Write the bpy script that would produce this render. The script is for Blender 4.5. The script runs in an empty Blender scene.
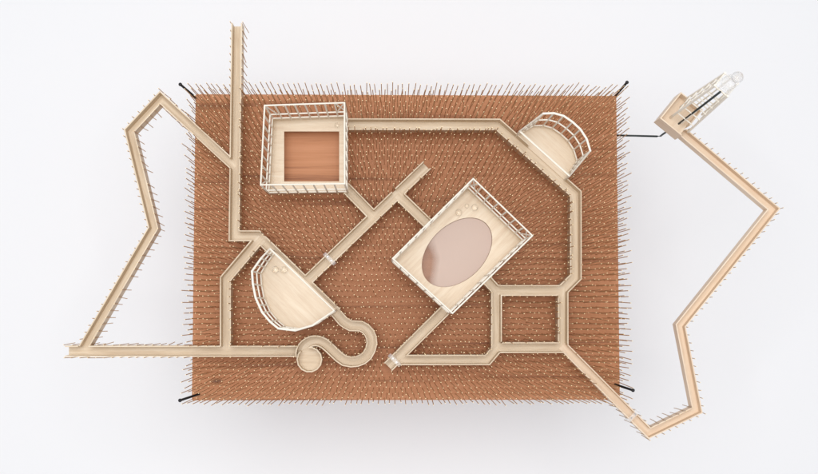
import bpy, bmesh, math, random
from mathutils import Vector, Matrix
random.seed(7)
scene = bpy.context.scene
COL = scene.collection
U = 0.002                      # metres per plan unit
IMW, IMH = 818.0, 474.0
F = 1100.0                     # focal length in plan units
NAD = (385.0, 305.0)           # where the plumb line under the camera meets the board
# ---------------------------------------------------------------- camera
n = Vector((NAD[0]-IMW/2, -(NAD[1]-IMH/2), -F)); D = n.length
zc = -n.normalized()
xc = (Vector((1, 0.0, 0)) - zc*zc.x).normalized()
yc = zc.cross(xc)
R = Matrix((xc, yc, zc))
cam_d = bpy.data.cameras.new('camera'); cam = bpy.data.objects.new('camera', cam_d); COL.objects.link(cam)
M4 = R.to_4x4(); M4.translation = Vector((0, 0, D*U)); cam.matrix_world = M4
cam_d.sensor_width = 36; cam_d.lens = F/IMW*36; cam_d.clip_start = 0.01; cam_d.clip_end = 100
scene.camera = cam

def at(u, v, z=0.0):
    """plan position (plan units) of a point measured on the photograph at height z"""
    d = R @ Vector((u-IMW/2, -(v-IMH/2), -F))
    t = (z-D)/d.z
    return Vector((d.x*t, d.y*t))
# ---------------------------------------------------------------- light
w = bpy.data.worlds.new('World'); scene.world = w; w.use_nodes = True
bg = w.node_tree.nodes['Background']; bg.inputs[0].default_value = (0.93, 0.95, 1.0, 1); bg.inputs[1].default_value = 0.64
def area(name, loc, target, size, power, color=(1, 1, 1)):
    l = bpy.data.lights.new(name, 'AREA'); l.energy = power; l.size = size; l.color = color; l.shape = 'DISK'
    o = bpy.data.objects.new(name, l); COL.objects.link(o); o.location = loc
    o.rotation_euler = (Vector(target)-Vector(loc)).to_track_quat('-Z', 'Y').to_euler()
area('studio_softbox', (-0.15, 0.36, 3.6), (0, 0, 0), 2.4, 90, (1, 0.985, 0.965))
scene.view_settings.view_transform = 'Standard'; scene.view_settings.look = 'None'
scene.view_settings.exposure = 0.05; scene.view_settings.gamma = 1
# ---------------------------------------------------------------- materials
def mat(name, color, rough=0.6, metal=0.0):
    m = bpy.data.materials.new(name); m.use_nodes = True
    b = m.node_tree.nodes['Principled BSDF']
    b.inputs['Base Color'].default_value = (*color, 1); b.inputs['Roughness'].default_value = rough
    b.inputs['Metallic'].default_value = metal
    return m, m.node_tree, b
def wood(name, stops, scale, rough=0.55, coord='UV', bump=0.05, detail=(60, 3.0)):
    m, t, b = mat(name, stops[0][1], rough)
    N, L = t.nodes.new, t.links.new
    tc = N('ShaderNodeTexCoord'); mp = N('ShaderNodeMapping'); mp.inputs['Scale'].default_value = scale
    L(tc.outputs[coord], mp.inputs[0])
    n1 = N('ShaderNodeTexNoise'); n1.inputs['Scale'].default_value = 1.0; n1.inputs['Detail'].default_value = 5; n1.inputs['Roughness'].default_value = 0.6
    n1.inputs['Distortion'].default_value = 0.4
    L(mp.outputs[0], n1.inputs[0])
    n2 = N('ShaderNodeTexNoise'); n2.inputs['Scale'].default_value = 6.0; n2.inputs['Detail'].default_value = 3
    L(mp.outputs[0], n2.inputs[0])
    mx = N('ShaderNodeMath'); mx.operation = 'MULTIPLY_ADD'; mx.inputs[1].default_value = 0.35
    L(n2.outputs[0], mx.inputs[0]); L(n1.outputs[0], mx.inputs[2])
    cr = N('ShaderNodeValToRGB'); e = cr.color_ramp.elements
    e[0].position, e[0].color = stops[0][0], (*stops[0][1], 1); e[1].position, e[1].color = stops[-1][0], (*stops[-1][1], 1)
    for p, c in stops[1:-1]:
        k = e.new(p); k.color = (*c, 1)
    L(mx.outputs[0], cr.inputs[0]); L(cr.outputs[0], b.inputs['Base Color'])
    bp = N('ShaderNodeBump'); bp.inputs['Strength'].default_value = bump; bp.inputs['Distance'].default_value = 0.002
    L(mx.outputs[0], bp.inputs['Height']); L(bp.outputs[0], b.inputs['Normal'])
    return m
M_board = wood('terracotta stained board', [(0.42, (0.25, 0.088, 0.034)), (0.62, (0.53, 0.23, 0.10)), (0.86, (0.60, 0.275, 0.135))],
               (1.6, 62, 6), 0.6, 'Object', 0.08)
def knot(m, x, y):
    t = m.node_tree; b = t.nodes['Principled BSDF']; N, L = t.nodes.new, t.links.new
    tc = N('ShaderNodeTexCoord'); mp = N('ShaderNodeMapping'); mp.vector_type = 'TEXTURE'
    mp.inputs['Location'].default_value = (x, y, 0); mp.inputs['Scale'].default_value = (0.012, 0.0055, 1)
    L(tc.outputs['Object'], mp.inputs[0])
    nz = N('ShaderNodeTexNoise'); nz.inputs['Scale'].default_value = 1.4; L(mp.outputs[0], nz.inputs[0])
    sx = N('ShaderNodeSeparateXYZ'); L(mp.outputs[0], sx.inputs[0])
    px = N('ShaderNodeCombineXYZ'); L(sx.outputs[0], px.inputs[0]); L(sx.outputs[1], px.inputs[1])
    ln = N('ShaderNodeVectorMath'); ln.operation = 'LENGTH'; L(px.outputs[0], ln.inputs[0])
    ad = N('ShaderNodeMath'); ad.operation = 'ADD'; L(ln.outputs['Value'], ad.inputs[0]); L(nz.outputs[0], ad.inputs[1])
    mr = N('ShaderNodeMapRange'); mr.inputs[1].default_value = 0.8; mr.inputs[2].default_value = 1.7; mr.inputs[3].default_value = 0.85; mr.inputs[4].default_value = 0
    L(ad.outputs[0], mr.inputs[0])
    mx = N('ShaderNodeMix'); mx.data_type = 'RGBA'; src = b.inputs['Base Color'].links[0].from_socket
    L(mr.outputs[0], mx.inputs[0]); L(src, mx.inputs[6]); mx.inputs[7].default_value = (0.09, 0.03, 0.015, 1); L(mx.outputs[2], b.inputs['Base Color'])
knot(M_board, -0.377, -0.268)
M_maple = wood('pale maple', [(0.42, (0.58, 0.45, 0.31)), (0.68, (0.71, 0.58, 0.42)), (0.9, (0.81, 0.70, 0.55))], (9, 160, 1), 0.5)
M_cream = wood('cream maple veneer', [(0.42, (0.66, 0.51, 0.36)), (0.68, (0.76, 0.63, 0.47)), (0.9, (0.81, 0.70, 0.55))], (10, 120, 1), 0.45)
M_peach = wood('peach toned lime wood', [(0.42, (0.70, 0.53, 0.38)), (0.68, (0.79, 0.635, 0.475)), (0.9, (0.83, 0.70, 0.55))], (9, 160, 1), 0.5)
M_stick, t_, b_ = mat('white painted stick', (0.86, 0.80, 0.70), 0.5)
nz = t_.nodes.new('ShaderNodeTexNoise'); nz.inputs['Scale'].default_value = 60
cr = t_.nodes.new('ShaderNodeValToRGB'); cr.color_ramp.elements[0].color = (0.86, 0.78, 0.65, 1); cr.color_ramp.elements[1].color = (0.93, 0.89, 0.80, 1)
t_.links.new(nz.outputs[0], cr.inputs[0]); t_.links.new(cr.outputs[0], b_.inputs['Base Color'])
M_pin, t_, b_ = mat('brown bronze wire', (0.4, 0.24, 0.15), 0.45, 0.2)
nz = t_.nodes.new('ShaderNodeTexNoise'); nz.inputs['Scale'].default_value = 25
cr = t_.nodes.new('ShaderNodeValToRGB'); cr.color_ramp.elements[0].color = (0.54, 0.33, 0.17, 1); cr.color_ramp.elements[1].color = (0.72, 0.48, 0.27, 1)
tc = t_.nodes.new('ShaderNodeTexCoord'); t_.links.new(tc.outputs['Object'], nz.inputs[0])
t_.links.new(nz.outputs[0], cr.inputs[0]); t_.links.new(cr.outputs[0], b_.inputs['Base Color'])
M_peg, _, _ = mat('pale wire', (0.58, 0.45, 0.33), 0.5)
M_tip, _, _ = mat('bright cut wire end', (0.97, 0.76, 0.42), 0.3, 0.0)
M_black, t_, b_ = mat('black lacquered steel', (0.012, 0.012, 0.014), 0.35, 0.3)
M_steel, _, _ = mat('dark green grey steel wire', (0.05, 0.06, 0.06), 0.35, 0.6)
M_screw, _, _ = mat('small steel screw', (0.35, 0.35, 0.36), 0.3, 0.9)
M_glass, _, b_ = mat('clear glass', (0.97, 0.98, 0.98), 0.02); b_.inputs['Transmission Weight'].default_value = 1; b_.inputs['IOR'].default_value = 1.45
M_acryl, _, b_ = mat('clear acrylic', (0.97, 0.97, 0.97), 0.15); b_.inputs['Transmission Weight'].default_value = 0.6; b_.inputs['IOR'].default_value = 1.3
def lighten(m, f):
    t = m.node_tree; o = t.nodes['Material Output']; a = t.nodes.new('ShaderNodeBsdfTransparent'); x = t.nodes.new('ShaderNodeMixShader')
    x.inputs[0].default_value = f; t.links.new(a.outputs[0], x.inputs[1]); t.links.new(t.nodes['Principled BSDF'].outputs[0], x.inputs[2]); t.links.new(x.outputs[0], o.inputs[0])
M_vial, _, b_ = mat('thin clear glass', (0.98, 0.97, 0.95), 0.03); b_.inputs['Transmission Weight'].default_value = 1; b_.inputs['IOR'].default_value = 1.4; lighten(M_vial, .34)
lighten(M_acryl, .45)
M_oval_refl = bpy.data.materials.new('painted oval reflection'); M_oval_refl.use_nodes = True  # pale reflection in the oval window put into colour, faded at one side
t_ = M_oval_refl.node_tree; b_ = t_.nodes['Principled BSDF']; b_.inputs['Base Color'].default_value = (0.64, 0.475, 0.39, 1); b_.inputs['Roughness'].default_value = 0.3
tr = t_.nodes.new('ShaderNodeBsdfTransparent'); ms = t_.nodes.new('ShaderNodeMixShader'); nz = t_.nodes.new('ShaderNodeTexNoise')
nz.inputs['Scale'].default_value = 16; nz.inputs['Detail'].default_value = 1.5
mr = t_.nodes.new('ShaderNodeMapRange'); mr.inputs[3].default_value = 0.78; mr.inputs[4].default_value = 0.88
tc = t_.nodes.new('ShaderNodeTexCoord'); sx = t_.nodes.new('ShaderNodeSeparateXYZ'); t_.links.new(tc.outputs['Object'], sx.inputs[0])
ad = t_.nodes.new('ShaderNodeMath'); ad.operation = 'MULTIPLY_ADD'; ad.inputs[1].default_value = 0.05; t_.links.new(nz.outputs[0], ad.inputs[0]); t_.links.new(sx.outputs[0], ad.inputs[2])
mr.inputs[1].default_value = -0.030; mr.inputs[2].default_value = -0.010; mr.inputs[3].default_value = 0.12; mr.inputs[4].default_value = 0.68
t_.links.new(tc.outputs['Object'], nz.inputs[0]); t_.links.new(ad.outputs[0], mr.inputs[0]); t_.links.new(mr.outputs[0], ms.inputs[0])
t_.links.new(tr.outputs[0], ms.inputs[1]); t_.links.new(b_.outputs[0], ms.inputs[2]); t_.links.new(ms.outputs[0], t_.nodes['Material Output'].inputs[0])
M_floor, t_, b_ = mat('white studio paper', (0.91, 0.91, 0.92), 0.85)
nz = t_.nodes.new('ShaderNodeTexNoise'); nz.inputs['Scale'].default_value = 1.5; nz.inputs['Detail'].default_value = 6
cr = t_.nodes.new('ShaderNodeValToRGB'); cr.color_ramp.elements[0].color = (0.865, 0.87, 0.88, 1); cr.color_ramp.elements[1].color = (0.895, 0.895, 0.90, 1)
t_.links.new(nz.outputs[0], cr.inputs[0]); t_.links.new(cr.outputs[0], b_.inputs['Base Color'])
# ---------------------------------------------------------------- mesh helpers (all in plan units, scaled by U when linked)
def link(name, bm, mats, parent=None, origin=None, smooth=False):
    me = bpy.data.meshes.new(name)
    o = origin if origin is not None else Vector((0, 0, 0))
    bmesh.ops.translate(bm, verts=bm.verts, vec=-o)
    bmesh.ops.scale(bm, verts=bm.verts, vec=(U, U, U))
    bmesh.ops.recalc_face_normals(bm, faces=bm.faces)
    bm.to_mesh(me); bm.free()
    for m in (mats if isinstance(mats, (list, tuple)) else [mats]): me.materials.append(m)
    if smooth:
        for p in me.polygons: p.use_smooth = True
    ob = bpy.data.objects.new(name, me); COL.objects.link(ob); ob.location = o*U
    if parent is not None:
        ob.parent = parent; ob.location = o*U - parent_world(parent)
    return ob
def parent_world(p):
    v = Vector((0, 0, 0))
    while p is not None:
        v += p.location; p = p.parent
    return v
def tag(o, label, cat, group=None):
    o['label'] = label; o['category'] = cat
    if group: o['group'] = group
def thing(name, label, cat, loc, group=None):
    o = bpy.data.objects.new(name, None); COL.objects.link(o); o.empty_display_size = 0.02
    o.location = Vector(loc)*U; tag(o, label, cat, group); return o
def v3(p, z): return Vector((p[0], p[1], z))
def tube(bm, a, b, r, seg=8, r2=None):
    d = b-a
    if d.length < 1e-6: return
    q = d.to_track_quat('Z', 'Y'); r2 = r if r2 is None else r2
    A, B = [], []
    for i in range(seg):
        c = math.cos(2*math.pi*i/seg); s = math.sin(2*math.pi*i/seg)
        A.append(bm.verts.new(a+q @ Vector((c*r, s*r, 0)))); B.append(bm.verts.new(b+q @ Vector((c*r2, s*r2, 0))))
    for i in range(seg):
        j = (i+1) % seg; bm.faces.new((A[i], A[j], B[j], B[i]))
    bm.faces.new(A[::-1]); bm.faces.new(B)
def polytube(bm, pts, r, seg=8, closed=False):
    k = len(pts)
    rings = []
    for i, p in enumerate(pts):
        a = pts[(i-1) % k] if (closed or i > 0) else None; c = pts[(i+1) % k] if (closed or i < k-1) else None
        d = Vector((0, 0, 0))
        if a is not None: d += (p-a).normalized()
        if c is not None: d += (c-p).normalized()
        d.normalize()
        up = Vector((0, 0, 1)) if abs(d.z) < 0.9 else Vector((1, 0, 0))
        s = d.cross(up).normalized(); t = s.cross(d)
        rings.append([bm.verts.new(p+s*math.cos(2*math.pi*q/seg)*r+t*math.sin(2*math.pi*q/seg)*r) for q in range(seg)])
    for i in range(k if closed else k-1):
        A, B = rings[i], rings[(i+1) % k]
        for q in range(seg):
            bm.faces.new((A[q], A[(q+1) % seg], B[(q+1) % seg], B[q]))
    if not closed:
        bm.faces.new(rings[0][::-1]); bm.faces.new(rings[-1])
def sphere(bm, c, r, sz=1.0, seg=24):
    g = bmesh.ops.create_uvsphere(bm, u_segments=seg, v_segments=seg//2, radius=r)
    bmesh.ops.scale(bm, verts=g['verts'], vec=(1, 1, sz)); bmesh.ops.translate(bm, verts=g['verts'], vec=c)
def lathe(bm, c, prof, seg=24):
    rings = [[bm.verts.new(c+Vector((r*math.cos(2*math.pi*i/seg), r*math.sin(2*math.pi*i/seg), z))) for i in range(seg)] for r, z in prof]
    for A, B in zip(rings, rings[1:]):
        for i in range(seg):
            j = (i+1) % seg; bm.faces.new((A[i], A[j], B[j], B[i]))
    bm.faces.new(rings[0][::-1]); bm.faces.new(rings[-1])
def uvset(bm, f, uvs):
    l = bm.loops.layers.uv.verify()
    for lp, uv in zip(f.loops, uvs): lp[l].uv = uv
def prism_strip(bm, A, B, z0, z1, u0=0.0, closed=False):
    """solid strip between polylines A and B (plan), from z0 to z1, UV along the run"""
    k = len(A); u = u0; us = [u]
    for i in range(1, k+1): us.append(us[-1]+(A[i % k]-A[(i-1) % k]).length*U)
    wdt = (A[0]-B[0]).length*U; hh = (z1-z0)*U; off = random.random()*3
    for i in range(k if closed else k-1):
        j = (i+1) % k
        ua, ub = us[i], us[i+1]
        qs = [(v3(A[i], z0), v3(B[i], z0), v3(A[j], z0), v3(B[j], z0)), (v3(A[i], z1), v3(B[i], z1), v3(A[j], z1), v3(B[j], z1))]
        (a0, b0, c0, d0), (a1, b1, c1, d1) = qs
        def quad(ps, uv):
            f = bm.faces.new([bm.verts.new(p) for p in ps]); uvset(bm, f, [(x, y+off) for x, y in uv])
        quad((a1, b1, d1, c1), ((ua, 0), (ua, wdt), (ub, wdt), (ub, 0)))
        quad((a0, c0, d0, b0), ((ua, 0), (ub, 0), (ub, wdt), (ua, wdt)))
        quad((a0, a1, c1, c0), ((ua, 0), (ua, hh), (ub, hh), (ub, 0)))
        quad((b0, d0, d1, b1), ((ua, 0), (ub, 0), (ub, hh), (ua, hh)))
        if not closed and i == 0: quad((a0, b0, b1, a1), ((0, 0), (0, wdt), (hh, wdt), (hh, 0)))
        if not closed and i == k-2: quad((c0, c1, d1, d0), ((0, 0), (hh, 0), (hh, wdt), (0, wdt)))
    bmesh.ops.remove_doubles(bm, verts=bm.verts, dist=1e-5)
def offset(pts, d, closed=False):
    k = len(pts); out = []
    for i, p in enumerate(pts):
        n1 = n2 = None
        if closed or i > 0:
            t = (p-pts[(i-1) % k]).normalized(); n1 = Vector((-t.y, t.x))
        if closed or i < k-1:
            t = (pts[(i+1) % k]-p).normalized(); n2 = Vector((-t.y, t.x))
        if n1 is None: m = n2
        elif n2 is None: m = n1
        else:
            m = (n1+n2); m = m/max(m.dot(n1), 0.5)
        out.append(p+m*d)
    return out
def segdist(p, a, b):
    ab = b-a; t = max(0, min(1, (p-a).dot(ab)/max(ab.length_squared, 1e-9)))
    return (p-(a+ab*t)).length
def pathdist(p, pts, closed=False):
    k = len(pts)
    return min(segdist(p, pts[i], pts[(i+1) % k]) for i in range(k if closed else k-1))
def inpoly(p, poly):
    c = False; k = len(poly)
    for i in range(k):
        a, b = poly[i], poly[(i+1) % k]
        if (a.y > p.y) != (b.y > p.y) and p.x < (b.x-a.x)*(p.y-a.y)/(b.y-a.y)+a.x: c = not c
    return c
def resample(pts, step, closed=False):
    out = []; k = len(pts)
    for i in range(k if closed else k-1):
        a, b = pts[i], pts[(i+1) % k]; m = max(1, round((b-a).length/step))
        for q in range(m): out.append(a.lerp(b, q/m))
    if not closed: out.append(pts[-1])
    return out
# ---------------------------------------------------------------- plan data
ZF, ZW, ZPIN, ZTOP, ZMID = 20.0, 34.0, 62.0, 104.0, 57.0
WID, TH = 10.6, 1.15
def P(lst, z): return [at(u, v, z) for u, v in lst]
ZC = 30.0     # height at which channel outlines were measured
CH = {}       # name -> dict(points, closed, width)
def chan(key, lst, label, closed=False, wid=WID, m=None, peg=None):
    CH[key] = dict(pts=P(lst, ZC), closed=closed, wid=wid, label=label, m=m or M_maple, peg=peg)
chan('vert', [(237.2, 24), (234.6, 236), (258, 236), (336.5, 312.5)], 'long maple channel jutting past the board top edge, leading to the left half round platform')
chan('left', [(234, 166), (160.5, 98), (129.7, 131), (153.5, 228), (83, 349)], 'maple channel forming the angular loop over the white floor left of the board', wid=9.4)
chan('base', [(66, 351), (296.3, 351)], 'straight horizontal maple channel from the far left tip to the round spiral dish')
chan('short', [(261, 237.5), (226, 279), (226, 349)], 'short bent maple channel between the lower half round platform and the horizontal channel')
chan('diag', [(427, 165.5), (309, 279)], 'straight diagonal maple channel with an open end above the oval window tray')
chan('sq', [(342, 184), (372.5, 215.5)], 'short slanting maple channel from the square platform down to the diagonal channel')
chan('trayin', [(397, 194), (430, 226)], 'short slanting maple channel joining the diagonal channel to the oval window tray')
chan('top', [(348, 125), (497.5, 125.3), (575, 194), (575, 277), (561, 291)], 'long maple channel from the square platform past the smaller half round platform to the ring', wid=11.4)
chan('ring', [(496, 290.5), (562.3, 290.5), (562.3, 347.3), (496, 347.3)], 'square ring of maple channel enclosing a patch of pins', closed=True, wid=10.4)
chan('traylink', [(497, 291.5), (482, 275)], 'tiny maple channel stub between the oval window tray and the square ring', wid=10)
chan('low', [(498, 346.5), (487, 359.6), (394, 359.6)], 'low horizontal maple channel from the square ring to the open end of the slanting channel', wid=10)
chan('lowdiag', [(388, 366.5), (450, 305)], 'slanting maple channel with an open end, below the oval window tray', wid=11)
chan('right', [(563, 346), (649.5, 433), (697, 410), (680.5, 325.5), (773.5, 209), (667, 119)], 'peach wood channel forming the zigzag loop over the white floor right of the board', wid=9.4, m=M_peach)
S = [(333, 309), (343, 320.8), (350.9, 325.6), (361.2, 326), (369.2, 332.4), (372, 343), (367.3, 355), (357.2, 361), (344.6, 360.3), (334.3, 352.0), (324.5, 343.2), (316, 340.4), (308.5, 342.3), (303.2, 347), (301.2, 353), (302, 359)]
def smooth(L):
    out = []
    for i in range(len(L)-1):
        p0, p1, p2, p3 = L[max(i-1, 0)], L[i], L[i+1], L[min(i+2, len(L)-1)]
        out += [p1, tuple((9*(b+c)-(a+d))/16 for a, b, c, d in zip(p0, p1, p2, p3))]
    return out+[L[-1]]
S = [S[0]]+smooth(S[1:])
chan('swirl', S, 'curling maple channel that snakes from the lower half round platform to a round dish', wid=10.4)
DISH_C = at(309.8, 359.2, ZC); DISH_R = 12.4
BX0, BX1 = at(193.6, 250).x, at(618.2, 250).x
BY1, BY0 = at(405, 95).y, at(405, 400).y
# platforms (outlines measured at the height of the top rail)
SQ = P([(264, 105), (345.1, 102.2), (345.3, 184.4), (260, 185.6)], ZTOP)
# square up the plan
TRAY = P([(391.8, 258.5), (473.2, 177.8), (533.4, 235.7), (452.6, 314)], ZTOP)
def PZ(lst, zs): return [at(u, v, z) for (u, v), z in zip(lst, zs)]
ZE = 55
HUZ = [ZE]+[98]*7+[ZE]
HU = PZ([(518.6, 131), (543.0, 113.0), (554, 112.6), (564, 115.4), (573, 121.6), (581, 129), (587.3, 138.8), (591, 151), (569.8, 177)], HUZ)
HLZ = [78, 90]+[98]*6+[96, 86, 78]
HL = PZ([(269.8, 247.8), (260.5, 258), (251.3, 271), (252.2, 284), (255.0, 298), (261.5, 312.5), (269.5, 322), (278, 329), (295.3, 331), (313, 325.8), (335, 310.6)], HLZ)
TB = P([(656, 121), (677, 95), (698.5, 112.5), (677.5, 138.5)], 30)
PLAT = [SQ, TRAY, HU, HL, TB]
GAPS = {}
# ---------------------------------------------------------------- floor
bm = bmesh.new()
bmesh.ops.create_grid(bm, x_segments=1, y_segments=1, size=6000)
fl = link('floor', bm, M_floor, None, Vector((0, 0, 0))); fl.location.z = -300*U; fl['kind'] = 'structure'
# ---------------------------------------------------------------- board
bc = Vector(((BX0+BX1)/2, (BY0+BY1)/2, -9))
board = thing('pin_board', 'terracotta brown rectangular wooden board bristling with upright wires on four black rods', 'board', (bc.x, bc.y, -300))
bm = bmesh.new()
g = bmesh.ops.create_cube(bm, size=1); bmesh.ops.scale(bm, verts=g['verts'], vec=(BX1-BX0, BY1-BY0, 9)); bmesh.ops.translate(bm, verts=g['verts'], vec=Vector((bc.x, bc.y, -4.5)))
bmesh.ops.bevel(bm, geom=list(bm.edges), offset=0.6, segments=2, affect='EDGES')
link('panel', bm, M_board, board, bc)
# knots in the board: thin dark inlays
def in_channel(p, margin, skip=None):
    for k, c in CH.items():
        if k != skip and pathdist(p, c['pts'], c['closed']) < c['wid']/2+margin: return True
    return skip != 'swirl' and (p-DISH_C).length < DISH_R+margin
def in_plat(p, margin=0.0):
    for q in PLAT:
        if inpoly(p, q) or (margin and pathdist(p, q, True) < margin): return True
    return False
def sh(p, z, z2):   # same point
    return p
RODS = [at(195.8, 97.8), at(616.2, 95), at(199, 394), at(615, 384.3)]
pins = []
step = 5.25
ny = int((BY1-BY0-3)/step); nx = int((BX1-BX0-3)/step)
for j in range(ny+1):
    for i in range(nx+1):
        p = Vector((BX0+1.6+(i+(0.5 if j % 2 else 0.0))*(BX1-BX0-3.2)/(nx+0.5), BY0+1.6+j*(BY1-BY0-3.2)/ny))
        p += Vector((random.gauss(0, .3), random.gauss(0, .3)))
        p.x = min(max(p.x, BX0+1), BX1-1); p.y = min(max(p.y, BY0+1), BY1-1)
        if in_plat(p, 1.0) or in_channel(p, 1.6): continue
        if any((p-q).length < 3.2 for q in RODS): continue
        pins.append((p, ZPIN+random.gauss(0, 2.4)))
def on_board(p): return BX0+1 < p.x < BX1-1 and BY0+1 < p.y < BY1-1
chan_pegs = {k: [] for k in CH}
for k, c in CH.items():
    for sgn in (1, -1):
        line = offset(c['pts'], sgn*(c['wid']/2+0.75), c['closed'])
        tot = resample(line, 7.6, c['closed'])
        for p in tot:
            q = p+Vector((random.gauss(0, .12), random.gauss(0, .12)))
            if in_channel(q, 0.2, k) or in_plat(q, 0.6) or pathdist(q, c['pts'], c['closed']) < c['wid']/2+0.5: continue
            if k == 'swirl' and (q-DISH_C).length < DISH_R+0.5: continue
            if k == 'right' and sgn == 1 and q.x > at(652, 0).x and q.y > at(0, 405).y: continue
            if on_board(q): pins.append((q, ZPIN-12+random.gauss(0, 3)))
            else: chan_pegs[k].append(q)
pins.sort(key=lambda t: -t[0].length)
RP = 0.40
def pin_verts(bm, base, top, r=RP, seg=6):
    q = (top-base).to_track_quat('Z', 'Y'); A, B = [], []
    for i in range(seg):
        c = math.cos(2*math.pi*i/seg)*r; s = math.sin(2*math.pi*i/seg)*r
        A.append(bm.verts.new(base+q @ Vector((c, s, 0)))); B.append(bm.verts.new(top+q @ Vector((c, s, 0))))
    for i in range(seg):
        j = (i+1) % seg; bm.faces.new((A[i], A[j], B[j], B[i]))
    f = bm.faces.new(B); f.material_index = 1 if random.random() < .8 else 0
def lean(): return Vector((random.gauss(0, .75), random.gauss(0, .75), 0))
for p, h in pins[:100]:
    bm = bmesh.new(); pin_verts(bm, v3(p, -1), v3(p, h)+lean()); link('pin', bm, [M_pin, M_tip], board, v3(p, 0))
bm = bmesh.new()
for p, h in pins[100:]: pin_verts(bm, v3(p, -1), v3(p, h)+lean())
o = link('pins', bm, [M_pin, M_tip], board, bc); o['kind'] = 'stuff'
for (ub, vb), (ut, vt) in (((195.8, 97.8), (180.3, 84.5)), ((616.2, 95), (627, 82.5)), ((199, 394), (180, 400.3)), ((615, 384.3), (633, 390.2))):
    b = v3(at(ub, vb, 0), 0); t = v3(at(ut, vt, 74), 74)
    d = (t-b)/74
    bm = bmesh.new(); tube(bm, b-d*300, t, 1.15, 12); rod = link('corner_rod', bm, M_black, board, b, True)
    bm = bmesh.new(); sphere(bm, t, 1.75, 1.0, 14); link('rod_cap', bm, M_black, rod, t, True)
# bracket wire holding the tower
w0 = v3(at(612, 135.3, -5), -5); w1 = v3(at(657, 136.4, -5), -5); w2 = v3(at(663, 134.2, 8), 8); w2b = v3(at(679.5, 123.3, 33), 33); w3 = v3(at(720, 92.2, 170), 170)
bm = bmesh.new(); polytube(bm, [w0, w1, w1.lerp(w2, .5)+Vector((1.0, -.6, -1)), w2, w2b, w3], 1.0, 10)
link('bracket_wire', bm, M_steel, board, w1, True)
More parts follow.
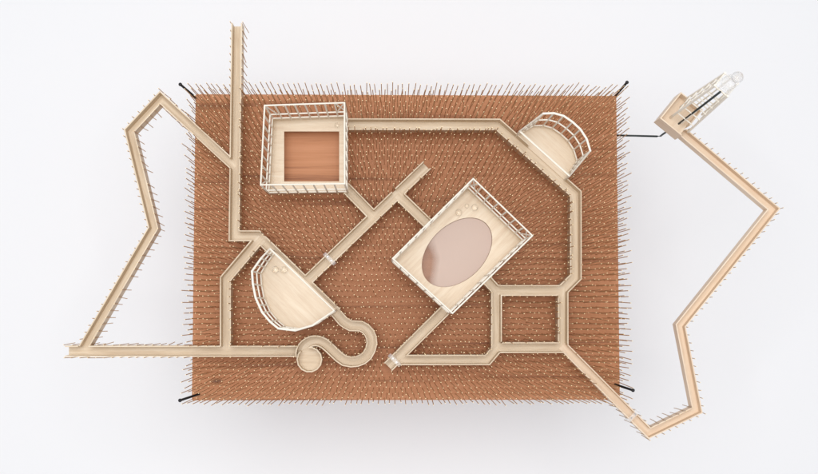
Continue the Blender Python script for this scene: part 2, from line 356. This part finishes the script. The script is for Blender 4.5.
# ---------------------------------------------------------------- channels
idx = 0
for k, c in CH.items():
    pts, cl, wd = c['pts'], c['closed'], c['wid']
    dz = 0.17*idx; idx += 1
    zf = ZF+dz; ZWk = ZW-5 if k == 'right' else ZW-2 if k == 'left' else ZW
    cen = sum(pts, Vector((0, 0)))/len(pts)
    og = v3(pts[0], zf-3)
    T = thing('wooden_channel', c['label'], 'channel', og, 'wooden marble channels')
    fine = resample(pts, 1.2, cl)
    # floor strip
    A, B = offset(pts, wd/2-TH*.5, cl), offset(pts, -(wd/2-TH*.5), cl)
    bm = bmesh.new(); prism_strip(bm, A, B, zf-2.2, zf, 0, cl)
    if k == 'swirl':
        seg = 14
        ring = [DISH_C+Vector((math.cos(2*math.pi*i/seg), math.sin(2*math.pi*i/seg)))*(DISH_R-.5) for i in range(seg)]
        f1 = bm.faces.new([bm.verts.new(v3(p, zf+.12)) for p in ring]); uvset(bm, f1, [(p.x*U, p.y*U) for p in ring])
        f2 = bm.faces.new([bm.verts.new(v3(p, zf-2.3)) for p in ring][::-1])
        uvset(bm, f2, [(p.x*U, p.y*U) for p in ring])
    link('channel_floor', bm, c['m'], T, og)
    for sgn in (1, -1):
        O = offset(pts, sgn*wd/2, cl); I = offset(pts, sgn*(wd/2-TH), cl)
        if cl: O = O+[O[0]]; I = I+[I[0]]
        # fine subdivision, keeping the corners
        FO, FI = [], []
        for i in range(len(O)-1):
            m = max(1, round((O[i+1]-O[i]).length/0.9))
            for q in range(m): FO.append(O[i].lerp(O[i+1], q/m)); FI.append(I[i].lerp(I[i+1], q/m))
        FO.append(O[-1]); FI.append(I[-1])
        bm = bmesh.new(); run = []; prev = None
        corner = set(range(0))
        def flush(run):
            if len(run) < 3: return
            a = [FO[i] for i in run]; b = [FI[i] for i in run]
            # drop collinear points
            keep = [0]+[i for i in range(1, len(a)-1) if (a[i]-a[i-1]).normalized().dot((a[i+1]-a[i]).normalized()) < 0.9999]+[len(a)-1]
            prism_strip(bm, [a[i] for i in keep], [b[i] for i in keep], zf-2.9, ZWk+dz)
        for i in range(len(FO)):
            mid = FI[i]
            bad = False
            for k2, c2 in CH.items():
                if k2 == k or (k, k2) == ('swirl', 'base'): continue
                if pathdist(mid, c2['pts'], c2['closed']) < c2['wid']/2-TH*0.9: bad = True; break
            if not bad and any(inpoly(mid, q) for q in PLAT): bad = True
            if k == 'swirl' and (mid-DISH_C).length < DISH_R-0.4: bad = True
            if k != 'swirl' and (mid-DISH_C).length < DISH_R-0.4: bad = True
            if bad: flush(run); run = []
            else: run.append(i)
        flush(run)
        if len(bm.verts): link('side_wall', bm, c['m'], T, og)
        else: bm.free()
    if k == 'swirl':
        seg = 14; aa = []
        # wall of the dish, open where the channel flows in
        for i in range(seg*6+1):
            a = 2*math.pi*i/(seg*6)
            s = math.pi/seg; rr = DISH_R*math.cos(s)/math.cos((a % (2*s))-s)
            aa.append((DISH_C+Vector((math.cos(a), math.sin(a)))*rr, DISH_C+Vector((math.cos(a), math.sin(a)))*(rr-TH)))
        def ok(p): return pathdist(p, pts[:-4]) > wd/2-.9
        bm = bmesh.new(); run = []
        for a in aa+[None]:
            if a is None or not ok(a[1]):
                if len(run) > 2: prism_strip(bm, [q[0] for q in run], [q[1] for q in run], zf-2.8, ZW+dz+.1)
                run = []
            else: run.append(a)
        link('dish_wall', bm, c['m'], T, og)
    # pegs that hang under the parts beyond the board
    pegs = sorted(chan_pegs[k], key=lambda q: -q.length)
    rest = bmesh.new()
    for n_, q in enumerate(pegs):
        lo, hi = v3(q, 1+random.gauss(0, 2.5))+lean(), v3(q, ZW+3.5+random.gauss(0, 1.2))
        if n_ < 100:
            bm = bmesh.new(); pin_verts(bm, lo, hi); link('peg', bm, [M_peg if k == 'right' else M_pin, M_tip], T, v3(q, 0))
        else: pin_verts(rest, lo, hi)
    if len(rest.verts): o = link('pegs', rest, [M_peg if k == 'right' else M_pin, M_tip], T, og); o['kind'] = 'stuff'
    else: rest.free()
# ---------------------------------------------------------------- platforms with stick railings
def near_channel(p): return any(pathdist(p, c['pts'], c['closed']) < c['wid']/2-TH for c in CH.values())
def fill_poly(bm, outer, hole, z0, z1, ang):
    ca, sa = math.cos(ang), math.sin(ang)
    loops = [outer]+([hole] if hole else [])
    for z, flip in ((z1, False), (z0, True)):
        es = []
        for lp in loops:
            vs = [bm.verts.new(v3(p, z)) for p in lp]
            es += [bm.edges.new((vs[i], vs[(i+1) % len(vs)])) for i in range(len(vs))]
        r = bmesh.ops.triangle_fill(bm, edges=es, use_beauty=True)
        for f in r['geom']:
            if isinstance(f, bmesh.types.BMFace):
                uvset(bm, f, [((l.vert.co.x*ca+l.vert.co.y*sa)*U, (-l.vert.co.x*sa+l.vert.co.y*ca)*U) for l in f.loops])
    for lp in loops:
        for i in range(len(lp)):
            a, b = lp[i], lp[(i+1) % len(lp)]
            f = bm.faces.new([bm.verts.new(v) for v in (v3(a, z0), v3(b, z0), v3(b, z1), v3(a, z1))])
            L_ = (a-b).length*U; uvset(bm, f, [(0, 0), (L_, 0), (L_, (z1-z0)*U), (0, (z1-z0)*U)])
    bmesh.ops.remove_doubles(bm, verts=bm.verts, dist=1e-4)
def platform(name, label, cat, poly, skirt, ztop, zmid, rails, hole=None, ang=0.0, post_step=9.5, braces=(), m=M_cream, zoff=0.0, solid=None):
    area2 = sum(poly[i].x*poly[(i+1) % len(poly)].y-poly[(i+1) % len(poly)].x*poly[i].y for i in range(len(poly)))
    inw = 1 if area2 > 0 else -1
    cen = sum(poly, Vector((0, 0)))/len(poly)
    zf = ZF+2.4+zoff
    og = v3(cen, zf-4)
    T = thing(name, label, cat, og, 'railed platforms')
    bm = bmesh.new(); fill_poly(bm, offset(poly, inw*.5, True), hole, zf-3.2, zf, ang); link('deck', bm, m, T, og)
    # low wall
    O = poly+[poly[0]]; I = offset(poly, inw*TH, True); I = I+[I[0]]
    bm = bmesh.new(); run = []
    FO, FI = [], []
    for i in range(len(O)-1):
        mm = max(1, round((O[i+1]-O[i]).length/0.9))
        for q in range(mm): FO.append(O[i].lerp(O[i+1], q/mm)); FI.append(I[i].lerp(I[i+1], q/mm))
    FO.append(O[-1]); FI.append(I[-1])
    for i in list(range(len(FO)))+[None]:
        if i is None or near_channel(FO[i]):
            if len(run) > 2: prism_strip(bm, [FO[q] for q in run], [FI[q] for q in run], zf-3.9, zf+skirt)
            run = []
        else: run.append(i)
    if len(bm.verts): link('low_wall', bm, m, T, og)
    else: bm.free()
    # railings
    ip = offset(poly, inw*.6, True); k = len(poly)
    zts = ztop if isinstance(ztop, list) else [ztop]*k
    ring = [v3(p, 0) for p in ip]
    bm = bmesh.new(); polytube(bm, [p+Vector((0, 0, zz)) for p, zz in zip(ring, zts)], 1.05, 8, True); link('top_rail', bm, M_stick, T, og)
    zmx = max(zts)
    def sub(zz, nm, r):
        for ch in rails:
            bm = bmesh.new(); polytube(bm, [ring[i % k]+Vector((0, 0, zf+.5+(zz-zf-.5)*max((zts[i % k]-zf)/(zmx-zf), .3))) for i in ch], r, 8, False); link(nm, bm, M_stick, T, og)
    sub(zmid, 'middle_rail', .75); sub(zf+skirt+.9, 'bottom_rail', .8)
    for ch in rails:
        line = resample([v3(ip[i % k], zts[i % k]) for i in ch], post_step)
        for p3 in line:
            p = Vector(p3[:2]); zp = p3.z
            p2 = p+Vector((random.gauss(0, .25), random.gauss(0, .25)))
            bm = bmesh.new(); tube(bm, v3(p2, zf+.2), v3(p, zp), .82, 6); link('post', bm, M_stick, T, v3(p, zf))
    for (i, fa, j_, fb, za, zb) in braces:
        a, b = ip[i % k], ip[j_ % k]
        bm = bmesh.new(); tube(bm, v3(a.lerp(b, fa), za), v3(a.lerp(b, fb), zb), .62, 6); link('brace', bm, M_stick, T, v3(a, za))
    return T
# square platform with a square opening
sqh = P([(284.3, 131.8), (339.3, 131.8), (339.3, 181.8), (284.3, 181.8)], ZF)
platform('railed_platform', 'square railed platform with a square opening down to the brown board', 'platform', SQ, 12, ZTOP, ZMID, [(0, 1), (3, 0), (1, 2), (2, 3)], sqh, 0, 9.6,
         [(0, .88, 1, 1, ZMID, ZTOP), (0, .88, 1, 1, ZTOP, ZMID), (3, 0, 0, .13, ZTOP, ZMID), (0, 0, 1, .1, ZTOP, ZMID)])
# tray with an oval window
oc = at(457, 252.3, ZF+2); long_d = (TRAY[1]-TRAY[0]).normalized(); sh_d = (TRAY[2]-TRAY[1]).normalized()
oval = [oc+long_d*40.5*math.cos(2*math.pi*i/48)+sh_d*27.2*math.sin(2*math.pi*i/48) for i in range(48)]
tang = math.atan2(long_d.y, long_d.x)
TT = platform('railed_platform', 'largest railed platform, a tilted rectangular tray with a pale reflection painted in its oval window', 'platform', TRAY, 11, ZTOP, ZMID, [(1, 2), (0, 1), (2, 3), (3, 0)], oval, tang, 10,
         [(1, 0, 2, .1, ZTOP, ZMID), (1, .02, 2, .1, ZMID, ZTOP), (1, .9, 2, 1, ZTOP, ZMID), (1, .9, 2, 1, ZMID, ZTOP)], zoff=.5)
# oval window: thin sheet carrying the painted pale reflection, faded out to a crescent
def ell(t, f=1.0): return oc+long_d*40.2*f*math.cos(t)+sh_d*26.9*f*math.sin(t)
refl_oval = [ell(2*math.pi*i/200) for i in range(200)]
bm = bmesh.new(); fill_poly(bm, refl_oval, None, ZF-.6, ZF+.4, tang); link('painted_reflection', bm, M_oval_refl, TT, v3(oc, ZF))
# half round platforms
platform('railed_platform', 'smaller half round railed platform near the upper right corner of the board', 'platform', HU, 5, HUZ, 62, [tuple(range(0, 9))], None, math.radians(-42), 10.5, zoff=.3)
platform('railed_platform', 'half round railed platform on the left with its straight side facing upper right', 'platform', HL, 4, HLZ, 62, [tuple(range(0, 11))], None, math.radians(-44), 9.5, zoff=.8)
# ---------------------------------------------------------------- tower
TBc = sum(TB, Vector((0, 0)))/4
tw = thing('stick_tower', 'slender tapering lattice tower of pale sticks on an open wooden box at the channel end', 'tower', v3(TBc, 18))
bm = bmesh.new(); fill_poly(bm, offset(TB, -.5, True), None, 29.5, 32.0, math.radians(50)); link('box_floor', bm, M_peach, tw, v3(TBc, 22))
TI = offset(TB, -TH, True)
if (TI[0]-TBc).length > (TB[0]-TBc).length: TI = offset(TB, TH, True)
for i in range(4):
    if i == 2:  # open towards the channel
        a, b = TB[2].lerp(TB[3], 0.0), TB[2].lerp(TB[3], .6); c_, d_ = TI[2], TI[2].lerp(TI[3], .6)
        bm = bmesh.new(); prism_strip(bm, [a, b], [c_, d_], 20.6, 44.2)
    else:
        bm = bmesh.new(); prism_strip(bm, [TB[i], TB[(i+1) % 4]], [TI[i], TI[(i+1) % 4]], 20.6, 46 if i == 3 else 45)
    link('box_wall', bm, M_peach, tw, v3(TB[i], 21))
e1 = (TB[1]-TB[2]).normalized(); e2 = (TB[3]-TB[2]).normalized()
o4 = TB[2]-e1*4
base4 = [o4, o4+e1*23, o4+e1*23+e2*23, o4+e2*23]
base4 = [p+(sum(base4, Vector((0, 0)))/4-p)*.02 for p in base4]
zt = 168
tc_ = at(726.5, 84.5, zt)
top4 = [tc_+(p-sum(base4, Vector((0, 0)))/4)*.62 for p in base4]
levels = [(38.6, 0.0)]
def lv(f): z = 42+(zt-42)*f; return [v3(base4[i].lerp(top4[i], f), z) for i in range(4)]
for i in range(4):
    bm = bmesh.new(); tube(bm, lv(0)[i]-Vector((0, 0, 9.5)), lv(1)[i], 1.15, 6); link('post', bm, M_stick, tw, lv(0)[i])
for f in (.12, .30, .47, .64, .81, .985):
    bm = bmesh.new(); polytube(bm, lv(f), .9, 6, True); link('rail', bm, M_stick, tw, lv(f)[0])
for i in range(4):
    bm = bmesh.new(); tube(bm, (lv(0)[i]+lv(0)[(i+1) % 4])/2, (lv(1)[i]+lv(1)[(i+1) % 4])/2, .7, 6); link('upright', bm, M_stick, tw, lv(0)[i])
bm = bmesh.new(); prism_strip(bm, [Vector(p[:2]) for p in (lv(1)[0], lv(1)[1])], [Vector(p[:2]) for p in (lv(1)[3], lv(1)[2])], zt+.8, zt+2.2); link('tower_top', bm, M_acryl, tw, v3(tc_, zt))
bm = bmesh.new()
lathe(bm, v3(tc_, zt+2.3), [(4.5, 0), (6.0, .4), (6.6, 4), (6.4, 10), (5.2, 14), (3.4, 17), (2.8, 20), (3.0, 22)], 28)
gl = link('glass_vial', bm, M_vial, None, v3(tc_, zt+2.3), True)
tag(gl, 'clear glass vial with a round stopper on the very top of the lattice tower', 'vial')
bm = bmesh.new(); sphere(bm, v3(tc_, zt+2.3+22+5.2), 5.2, 1, 28); link('stopper', bm, M_vial, gl, v3(tc_, zt+29.5), True)
# ---------------------------------------------------------------- glass marbles and clips
def marble(u, v, z, r, label):
    p = at(u, v, z+r); bm = bmesh.new(); sphere(bm, v3(p, z+r), r, 1, 24)
    o = link('glass_marble', bm, M_vial, None, v3(p, z+r), True); tag(o, label, 'marble', 'glass marbles')
zt_ = ZF+2.95
marble(458.6, 212.5, zt_, 3.6, 'clear glass marble on the oval window tray, the one further left')
marble(474.6, 207.5, zt_, 3.6, 'clear glass marble on the oval window tray, the one nearer the stick railing')
marble(467, 206, zt_, 2.4, 'smallest glass marble on the oval window tray, between the other two')
marble(275.6, 269.6, ZF+3.25, 3.6, 'clear glass marble on the left half round platform, nearer the curved railing')
marble(283.8, 269.8, ZF+3.25, 3.6, 'clear glass marble on the left half round platform, nearer the straight side')
marble(337, 125.2, ZF+2.45, 2.6, 'clear glass marble in the top right corner of the square platform')
def clip(u, v, key, label):
    c = CH[key]; p = at(u, v, ZW)
    best = min(range(len(c['pts'])-1), key=lambda i: segdist(p, c['pts'][i], c['pts'][i+1]))
    a, b = c['pts'][best], c['pts'][best+1]; d = (b-a).normalized(); nn = Vector((-d.y, d.x))
    p = a+d*(p-a).dot(d); h = c['wid']/2+1.0; zb = ZW+1.6
    T = thing('channel_clip', label, 'clip', v3(p, ZW-8), 'clear clips over channels')
    bm = bmesh.new()
    prof = [(-h-1.1, ZW-8), (-h-1.1, zb+.9), (h+1.1, zb+.9), (h+1.1, ZW-8), (h+.1, ZW-8), (h+.1, zb), (-h-.1, zb), (-h-.1, ZW-8)]
    R1 = [bm.verts.new(v3(p+nn*x-d*1.9, z)) for x, z in prof]; R2 = [bm.verts.new(v3(p+nn*x+d*1.9, z)) for x, z in prof]
    for i in range(8): bm.faces.new((R1[i], R1[(i+1) % 8], R2[(i+1) % 8], R2[i]))
    for a_ in (R1, R2):
        for q in ((0, 1, 6, 7), (1, 2, 5, 6), (2, 3, 4, 5)): bm.faces.new([a_[i] for i in q])
    link('bridge', bm, M_acryl, T, v3(p, ZW))
    for s in (-1, 1):
        bm = bmesh.new(); tube(bm, v3(p+nn*s*2.6, zb+.8), v3(p+nn*s*2.6, zb+1.4), .7, 10); link('screw', bm, M_screw, T, v3(p, zb))
clip(631, 417.5, 'right', 'clear clip over the peach zigzag channel beyond the lower right corner of the board')
clip(395, 360.5, 'lowdiag', 'clear clip near the open end of the low slanting channel')
clip(328.8, 258, 'diag', 'clear clip over the lower half of the straight diagonal channel')
